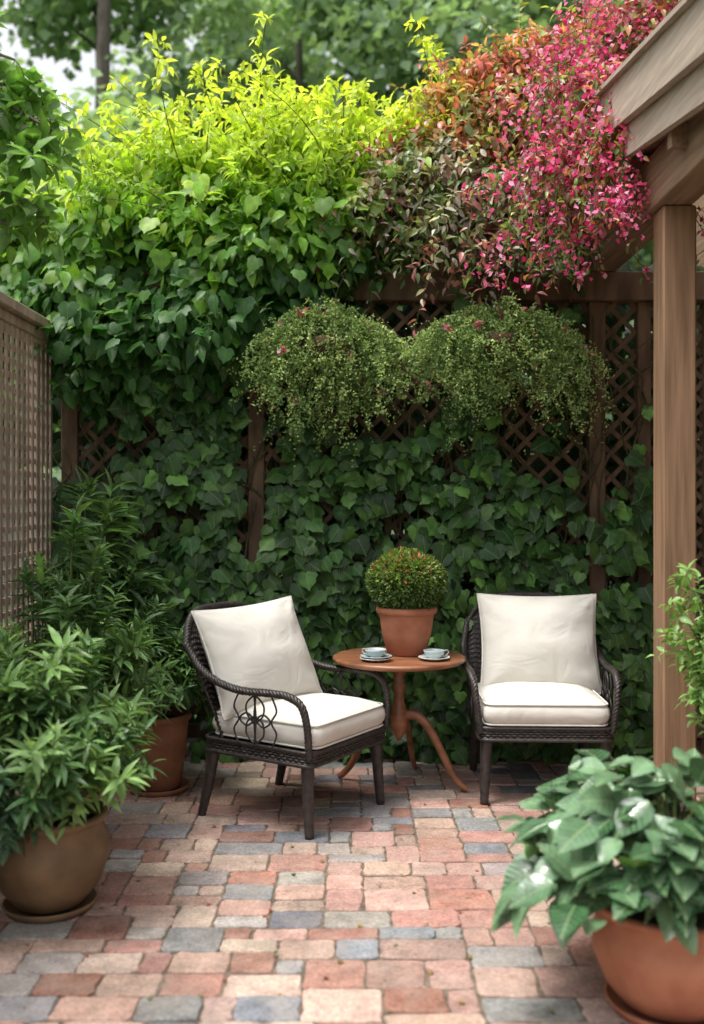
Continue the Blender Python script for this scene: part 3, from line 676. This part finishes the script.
for k_ in kids:
    q=k_.copy(); q.parent=c2; COL.objects.link(q)
    if k_.name.startswith('back_cushion'): q.location=(.035,.17,.765); q.rotation_euler=(math.radians(-18),0,0); q.scale=(1.05,1,1)
for k_ in kids:
    if k_.name.startswith('back_cushion'): k_.rotation_euler=(math.radians(-25),math.radians(-3),math.radians(-14)); k_.location=(-.045,.20,.775)

# ------------------------------------------------------------ table
TC=np.array([.255,5.45,0])
tb=thing('table',tuple(TC),'round brown wooden pedestal table with three curved legs','table')
m=MB(); lathe(m,[(.30,.69),(.345,.692),(.357,.698),(.362,.707),(.36,.716),(.353,.721),(.345,.722)],seg=72); m.obj('tabletop',M_table,tb,local=True)
m=MB(); lathe(m,[(.16,.689),(.15,.67),(.05,.655),(.034,.63),(.028,.60),(.032,.57),(.045,.545),(.03,.52),(.026,.50),(.034,.46),(.046,.42),(.05,.37),(.046,.33),(.035,.30),(.02,.28),(.012,.262)][::-1],seg=28); m.obj('pedestal',M_table,tb,local=True)
for a in(-14,152,72):
    a=math.radians(a); m=MB(); pts=[(.03,.40),(.10,.40),(.17,.33),(.235,.21),(.29,.10),(.345,.035),(.375,.018)]
    p=cat([(r*math.cos(a),r*math.sin(a),z) for r,z in pts],5); tube(m,p,np.interp(np.linspace(0,1,len(p)),[0,.3,.9,1],[.030,.024,.017,.016]),10,flat=.75); m.obj('leg',M_table,tb,local=True)
def saucer(x,y,z,n=1):
    e=thing('saucer',(x,y,z),'small pale china saucer on the round wooden table','saucer',group='saucers on the table')
    m=MB(); lathe(m,[(.02,.0),(.045,.001),(.075,.012),(.084,.016),(.083,.019),(.07,.015),(.045,.006),(.01,.005)]); m.obj('dish',M_china if n else M_china2,e,local=True)
def cup(x,y,z,rz):
    e=thing('teacup',(x,y,z),'small pale china teacup resting on its saucer','cup',rz=rz,group='teacups on the table')
    m=MB(); lathe(m,[(.018,.0),(.026,.001),(.03,.006),(.046,.018),(.055,.036),(.057,.046),(.054,.046),(.05,.034),(.04,.016),(.01,.008)]); m.obj('bowl',M_china2,e,local=True)
    m=MB(); tube(m,cat([(.052,0,.038),(.075,0,.042),(.082,0,.03),(.068,0,.016),(.045,0,.015)],6),.0035,6); m.obj('handle',M_china2,e,local=True)
z=.7225
saucer(.125,5.27,z); saucer(.127,5.268,z+.011,0); cup(.125,5.27,z+.016,2.6)
saucer(.435,5.30,z); cup(.435,5.30,z+.006,.3)

# ------------------------------------------------------------ pots
def pot(m,c,rt,rb,h,rim=.04,seg=48):
    t=.018
    lathe(m,[(rb*.9,0),(rb,.004),(rb+(rt-rb)*.5,(h-rim)*.5),(rt-.014,h-rim),(rt-.014,h-rim+.001),(rt,h-rim+.004),(rt+.004,h-rim*.5),(rt+.002,h-.006),(rt-.006,h),(rt-t,h-.004),(rt-t-.01,h-.06),(rt-t-.012,h-.061)],c,seg)
def belly(m,c,rt,rb,rm,h,seg=48):
    lathe(m,[(rb*.9,0),(rb,.006),(rb+(rm-rb)*.6,h*.22),(rm,h*.5),(rm,h*.7),(rt-.012,h*.87),(rt,h*.90),(rt+.012,h*.94),(rt+.012,h*.985),(rt,h),(rt-.02,h-.005),(rt-.03,h-.06)],c,seg)
def potted(loc,label,rt,rb,h,mat,sauc=True,bel=None,cat_='potted plant',name='potted_plant'):
    e=thing(name,tuple(loc),label,cat_); 
    m=MB(); z0=.02 if sauc else 0
    (belly(m,(0,0,z0),rt,rb,bel,h) if bel else pot(m,(0,0,z0),rt,rb,h)); m.obj('pot',mat,e,local=True)
    if sauc:
        m=MB(); r=rb+.045; lathe(m,[(r*.8,0),(r*.93,.002),(r+.004,.03),(r+.001,.033),(r-.006,.031),(r-.014,.012),(.02,.0115)]); m.obj('saucer',mat,e,local=True)
    m=MB(); lathe(m,[(rt-.024,z0+h-.05),(rt-.05,z0+h-.04),(rt*.4,z0+h-.035),(.01,z0+h-.03)]); m.obj('soil',M_soil,e,local=True)
    return e,z0+h-.035
tz=.7225
e,zs=potted((.30,5.50,tz),'clipped round topiary in a terracotta pot on the table',.165,.105,.265,M_terra,False)
LM=MB(); SM=MB(); c=np.array([.30,5.50,tz+.395])
for i in range(9): a=i*.7; tube(SM,[(.30+.03*math.cos(a),5.5+.03*math.sin(a),tz+.2),(.30+.1*math.cos(a),5.5+.1*math.sin(a),tz+.38)],.004,5)
n=7000; p,o_,uu=ell(n,c,(.212,.212,.178),.28,.03)
sel=(p[:,2]>tz+.255); p,o_,uu=p[sel],o_[sel],uu[sel]; n=len(p)
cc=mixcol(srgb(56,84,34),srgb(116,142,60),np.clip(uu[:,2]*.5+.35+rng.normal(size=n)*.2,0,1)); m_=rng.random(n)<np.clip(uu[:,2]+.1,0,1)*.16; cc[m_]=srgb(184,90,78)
LM.leaves(TLw,p,o_+jit(n,.5)+UP*.2,UP*.4+o_*.6+jit(n,.5),rng.uniform(.018,.032,n),vary(cc,n,.2)); LM.obj('foliage',M_lance,e); SM.obj('stem',M_stem,e)

def shrub(e,base,cz,nst,R,Ht,leaf,T,col,col2,mat,rnd=10,tl=(.14,.24),nl=19,up=.75,seedx=0,dr=(.1,.5),upn=.9):
    LM=MB(); SM=MB(); base=np.array(base,float)
    for i in range(nst):
        a=rng.uniform(0,6.283); rr=rng.random()**.6; hh=Ht*(1-.6*rr**1.5)*rng.uniform(.5,1.08)
        tip=base+np.array([math.cos(a)*R*rr,math.sin(a)*R*rr,0])+UP*(hh)
        b0=base+np.array([math.cos(a),math.sin(a),0])*rr*.06; mid=b0*.5+tip*.5+np.array([math.cos(a),math.sin(a),0])*R*rr*.12+UP*Ht*.08
        path=cat([b0,mid,tip],6); tube(SM,path,np.linspace(.006,.003,len(path)),5)
        dir_=nrmz(path[-1]-path[-3]+UP*.03*up+np.array([math.cos(a),math.sin(a),0])*.01)
        col_=col+(col2-col)*rng.random()**1.4
        spray(LM,SM,path[-1]-dir_*.06,dir_,rng.uniform(*tl),nl,leaf*rng.uniform(.8,1.15),col_,T,droop=rng.uniform(*dr),spread=.62,start=.0,upn=upn)
        for k in(5,8):
            if k<len(path): spray(LM,None,path[k],nrmz(dir_+jit(1,.5)[0]),rng.uniform(.08,.16),int(nl*.55),leaf*rng.uniform(.7,1.05),col_*.9,T,droop=.3,spread=.72)
    LM.obj('foliage',mat,e); SM.obj('stem',M_green_stem,e)
dg,lg=srgb(60,98,56),srgb(138,174,104)
e,zs=potted((-1.165,3.86,0),'leafy green shrub in a large weathered olive-brown clay pot',.205,.13,.35,M_terra2,True,.225)
shrub(e,(-1.165,3.86,zs),0,60,.34,.66,.13,TL,dg,lg,M_lance)
e,zs=potted((-1.34,4.62,0),'bushy green shrub in a terracotta pot beside the fence',.2,.14,.36,M_terra,True)
shrub(e,(-1.36,4.62,zs),0,58,.37,1.06,.14,TL,dg,lg,M_lance)
e,zs=potted((-1.05,5.42,0),'full green leafy shrub in a brown terracotta pot near the ivy',.175,.12,.40,M_terra3,True)
shrub(e,(-1.10,5.42,zs),0,60,.31,.56,.115,TL,srgb(56,94,52),srgb(124,160,94),M_lance,dr=(.2,.9))
e,zs=potted((-1.5,5.66,0),'tall dark plant with long slender drooping leaves in clay pot',.17,.12,.36,M_terra,True)
shrub(e,(-1.45,5.66,zs),0,44,.34,1.30,.22,TLs,srgb(44,74,40),srgb(98,134,74),M_lance,nl=14,dr=(.1,.4))
e,zs=potted((-1.42,3.55,0),'small bluish-green leafy plant in a clay pot by the fence',.13,.1,.25,M_terra2,True)
shrub(e,(-1.42,3.55,zs),0,30,.22,.38,.10,TLw,srgb(66,100,78),srgb(104,138,106),M_lance)

# ---- big leaved plant
e,zs=potted((.985,3.10,0),'large glossy broad-leaved plant in a terracotta pot',.215,.15,.31,M_terra,True,.235)
LM=MB(); SM=MB(); base=np.array([.985,3.10,zs]); C=np.array([.98,3.12,.49])
for i in range(145):
    u=nrmz(rng.normal(size=3)); u[2]=abs(u[2])*1.0-.3 if rng.random()<.85 else u[2]
    rr=rng.uniform(.55,1.0); tip=C+u*np.array([.48,.43,.33])*rr
    tip[2]=max(tip[2],.20); tip[2]+=.12*(tip[0]-1.0)
    mid=(base+tip)/2+UP*.12; path=cat([base+jit(1,.03)[0]*np.array([1,1,0]),mid,tip],5); tube(SM,path,np.linspace(.005,.003,len(path)),5)
    out=nrmz(np.array([u[0],u[1],0])+1e-3)
    for k in range(3):
        q=path[-1]+jit(1,.035)[0]
        d=nrmz(out*1.0+jit(1,.4)[0]+np.array([0,0,-.1 if u[2]>0 else -.7])); nn=UP*1.1+out*.3+np.array([0,-.3,0])+jit(1,.25)[0]
        cc=mixcol(srgb(44,82,50),srgb(108,142,106),[rng.random()**1.2])[0]; 
        if rng.random()<.05: cc=srgb(90,134,64)
        s=rng.uniform(.09,.165)
        LM.leaves(TO,q[None],d[None],nn[None],s,cc[None])
LM.obj('foliage',M_big,e); SM.obj('stem',M_green_stem,e)
# ---- airy shrub in front of post
e,zs=potted((1.72,4.12,0),'airy light-green shrub with small leaves beside the porch post',.17,.12,.30,M_terra,True)
LM=MB(); SM=MB()
for i in range(24):
    a=rng.uniform(0,6.283); dr=nrmz(np.array([math.cos(a)*.24-.07,math.sin(a)*.2,1.0])); L=rng.uniform(.5,1.08)
    b=np.array([1.70,4.12,zs]); t=np.linspace(0,1,9); p=b+dr*L*t[:,None]+np.array([dr[0],dr[1],-.15])*(t**2)[:,None]*.35
    tube(SM,p,np.linspace(.006,.002,9),5)
    for k in range(3,9):
        for s in range(2): spray(LM,SM,p[k],nrmz(dr+jit(1,.7)[0]),rng.uniform(.06,.14),7,.066,srgb(122,158,88)*rng.uniform(.8,1.25),TLw,droop=.3,rs=.0015,spread=.65)
LM.obj('foliage',M_lance,e); SM.obj('stem',M_green_stem,e)

# ------------------------------------------------------------ trees
def tree(x,Y,h,r,cb,n,col,label,lean=0,clumps=18,tr_r=.16,leaf=.24,flat=1.0):
    e=thing('tree',(x,Y,0),label,'tree'); LM=MB(); SM=MB()
    tp=cat([(x,Y,-.1),(x+lean*.3,Y,h*.35),(x+lean*.7,Y,h*.7),(x+lean,Y,h*.93)],6); tube(SM,tp,np.linspace(tr_r,tr_r*.25,len(tp)),10)
    cz=(cb+h)/2; rz=(h-cb)/2
    for i in range(clumps):
        u=nrmz(rng.normal(size=3))*rng.uniform(.35,.95); c=np.array([x+lean*.8,Y,cz])+u*np.array([r,r,rz])
        k=np.argmin(abs(tp[:,2]-(c[2]-.25*r))); tube(SM,cat([tp[k],(tp[k]+c)/2+UP*.1,c],4),np.linspace(tr_r*.35,.015,9),6)
        rr=r*rng.uniform(.28,.45); m=n//clumps; p,o_,uu=ell(m,c,(rr,rr,rr*.75),.7,.3); p+=jit(m,.1)
        cc=vary(col*np.exp(rng.normal()*.15),m,.15)
        LM.leaves(T_dia2,p,o_*.4+jit(m,.5)+np.array([0,0,-.4]),UP*.7+o_*.4+jit(m,.4),rng.uniform(.6,1.2,m)*leaf,cc)
    LM.obj('crown',M_tree,e); SM.obj('trunk',M_bark,e)
tg=srgb(118,144,108); tg2=srgb(144,170,124)  # paler greens, distance haze put into the leaf colour
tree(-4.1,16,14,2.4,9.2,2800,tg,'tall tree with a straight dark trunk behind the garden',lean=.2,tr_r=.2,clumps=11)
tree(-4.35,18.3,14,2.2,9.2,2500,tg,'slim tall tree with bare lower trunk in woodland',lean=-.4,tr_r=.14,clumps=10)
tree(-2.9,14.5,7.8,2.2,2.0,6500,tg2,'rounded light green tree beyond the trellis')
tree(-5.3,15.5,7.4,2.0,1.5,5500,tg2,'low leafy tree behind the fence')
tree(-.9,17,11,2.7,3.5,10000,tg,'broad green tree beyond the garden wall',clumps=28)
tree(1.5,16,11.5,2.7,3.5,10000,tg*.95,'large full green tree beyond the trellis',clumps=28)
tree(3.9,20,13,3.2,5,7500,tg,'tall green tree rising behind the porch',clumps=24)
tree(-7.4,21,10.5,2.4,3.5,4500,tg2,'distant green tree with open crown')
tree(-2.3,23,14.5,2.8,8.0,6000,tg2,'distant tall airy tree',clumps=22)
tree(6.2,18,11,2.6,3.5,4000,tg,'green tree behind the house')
LM=MB()
for i in range(120):
    x=rng.uniform(-20,20); c=(x,rng.uniform(27,34),rng.uniform(1,12.5 if -6<x else 9)); m=260; p,o_,uu=ell(m,c,(2.3,1.6,2.1),.7,.3)
    LM.leaves(T_dia2,p,o_*.4+jit(m,.5),UP*.6+jit(m,.4),rng.uniform(.4,.8,m),vary(srgb(150,174,142)*np.exp(rng.normal()*.12),m,.12))  # woodland haze is painted in as pale leaf colour
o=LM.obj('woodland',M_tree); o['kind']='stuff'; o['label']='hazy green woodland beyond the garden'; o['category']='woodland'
e=thing('tree',(-2.7,4.5,0),'broad-leaved tree with a branch reaching over the fence','tree'); LM=MB(); SM=MB()
tp=cat([(-2.7,4.5,-.1),(-2.65,4.5,1.6),(-2.7,4.5,3.0),(-2.6,4.5,4.6)],6); tube(SM,tp,np.linspace(.13,.05,len(tp)),10)
ends=[P(52,130,4.3),P(40,80,4.4),P(28,200,4.2),P(15,60,4.3),P(8,225,4.2),P(-10,110,4.3),P(-30,180,4.4),P(30,115,4.6),P(38,165,4.3)]
for q in ends:
    b=np.array([-2.66,4.5,2.9+rng.random()*.8]); path=cat([b,(b+q)/2+UP*.15,q],6); tube(SM,path,np.linspace(.025,.005,len(path)),6)
    for k in range(7,len(path)):
        for s in range(2): spray(LM,SM,path[k],nrmz(jit(1,1)[0]+np.array([.2,0,-.3])),rng.uniform(.1,.24),8,rng.uniform(.11,.15),srgb(98,138,62)*rng.uniform(.7,1.3),TLw,droop=.4)
for i in range(12):
    c=np.array([-2.9,4.5,4.7])+jit(1,.4)[0]; m=120; p,o_,uu=ell(m,c,.4,.8); LM.leaves(TLw,p,o_+jit(m,.5)-UP*.5,UP+jit(m,.4),.11,vary(srgb(96,136,62),m,.2))
LM.obj('crown',M_hedge,e); SM.obj('trunk',M_bark,e)

LM=MB(); n=170; p=np.stack([rng.uniform(-1.6,1.7,n),rng.uniform(2.6,5.9,n),np.full(n,.004)],1)
LM.leaves(T_dia2,p,jit(n)*np.array([1,1,.05]),UP+jit(n,.15),rng.uniform(.012,.03,n),vary(np.array([srgb(120,100,60),srgb(100,110,60),srgb(150,80,80)])[rng.choice(3,n)],n,.2))
o=LM.obj('fallen_leaves',M_lance); o['kind']='stuff'; o['label']='scattered small fallen leaves and petals on paving'; o['category']='leaves'

# ------------------------------------------------------------ light, sky, camera
sx,sy,el=-.45,-.20,math.radians(70)
az=math.atan2(sx,sy); sd=Vector((math.sin(az)*math.cos(el),math.cos(az)*math.cos(el),math.sin(el)))
w=bpy.data.worlds.new('World'); scn.world=w; w.use_nodes=True; nt=w.node_tree
bg=nt.nodes['Background']; sk=nt.nodes.new('ShaderNodeTexSky'); sk.sky_type='NISHITA'; sk.sun_disc=False
sk.sun_elevation=el; sk.sun_rotation=az; sk.dust_density=6; sk.air_density=1.0; sk.ozone_density=1
hs=nt.nodes.new('ShaderNodeHueSaturation'); hs.inputs['Saturation'].default_value=.18; hs.inputs['Value'].default_value=2.1
nt.links.new(sk.outputs[0],hs.inputs['Color']); nt.links.new(hs.outputs[0],bg.inputs['Color']); bg.inputs['Strength'].default_value=.15
ld=bpy.data.lights.new('sun','SUN'); ld.energy=2.6; ld.angle=math.radians(15); ld.color=(1,.96,.88)
lo=bpy.data.objects.new('sun',ld); COL.objects.link(lo); lo.rotation_euler=(-sd).to_track_quat('-Z','Y').to_euler(); lo.location=(0,0,12)
cd=bpy.data.cameras.new('camera'); co=bpy.data.objects.new('camera',cd); COL.objects.link(co)
co.location=(0,0,H); co.rotation_euler=(math.radians(90),0,0); cd.sensor_width=36; cd.lens=36*1000/1024; cd.shift_y=-12/1024
cd.clip_end=2000; cd.dof.use_dof=True; cd.dof.focus_distance=5.0; cd.dof.aperture_fstop=1.2
scn.camera=co
scn.view_settings.view_transform='Standard'; scn.view_settings.look='None'; scn.view_settings.exposure=0
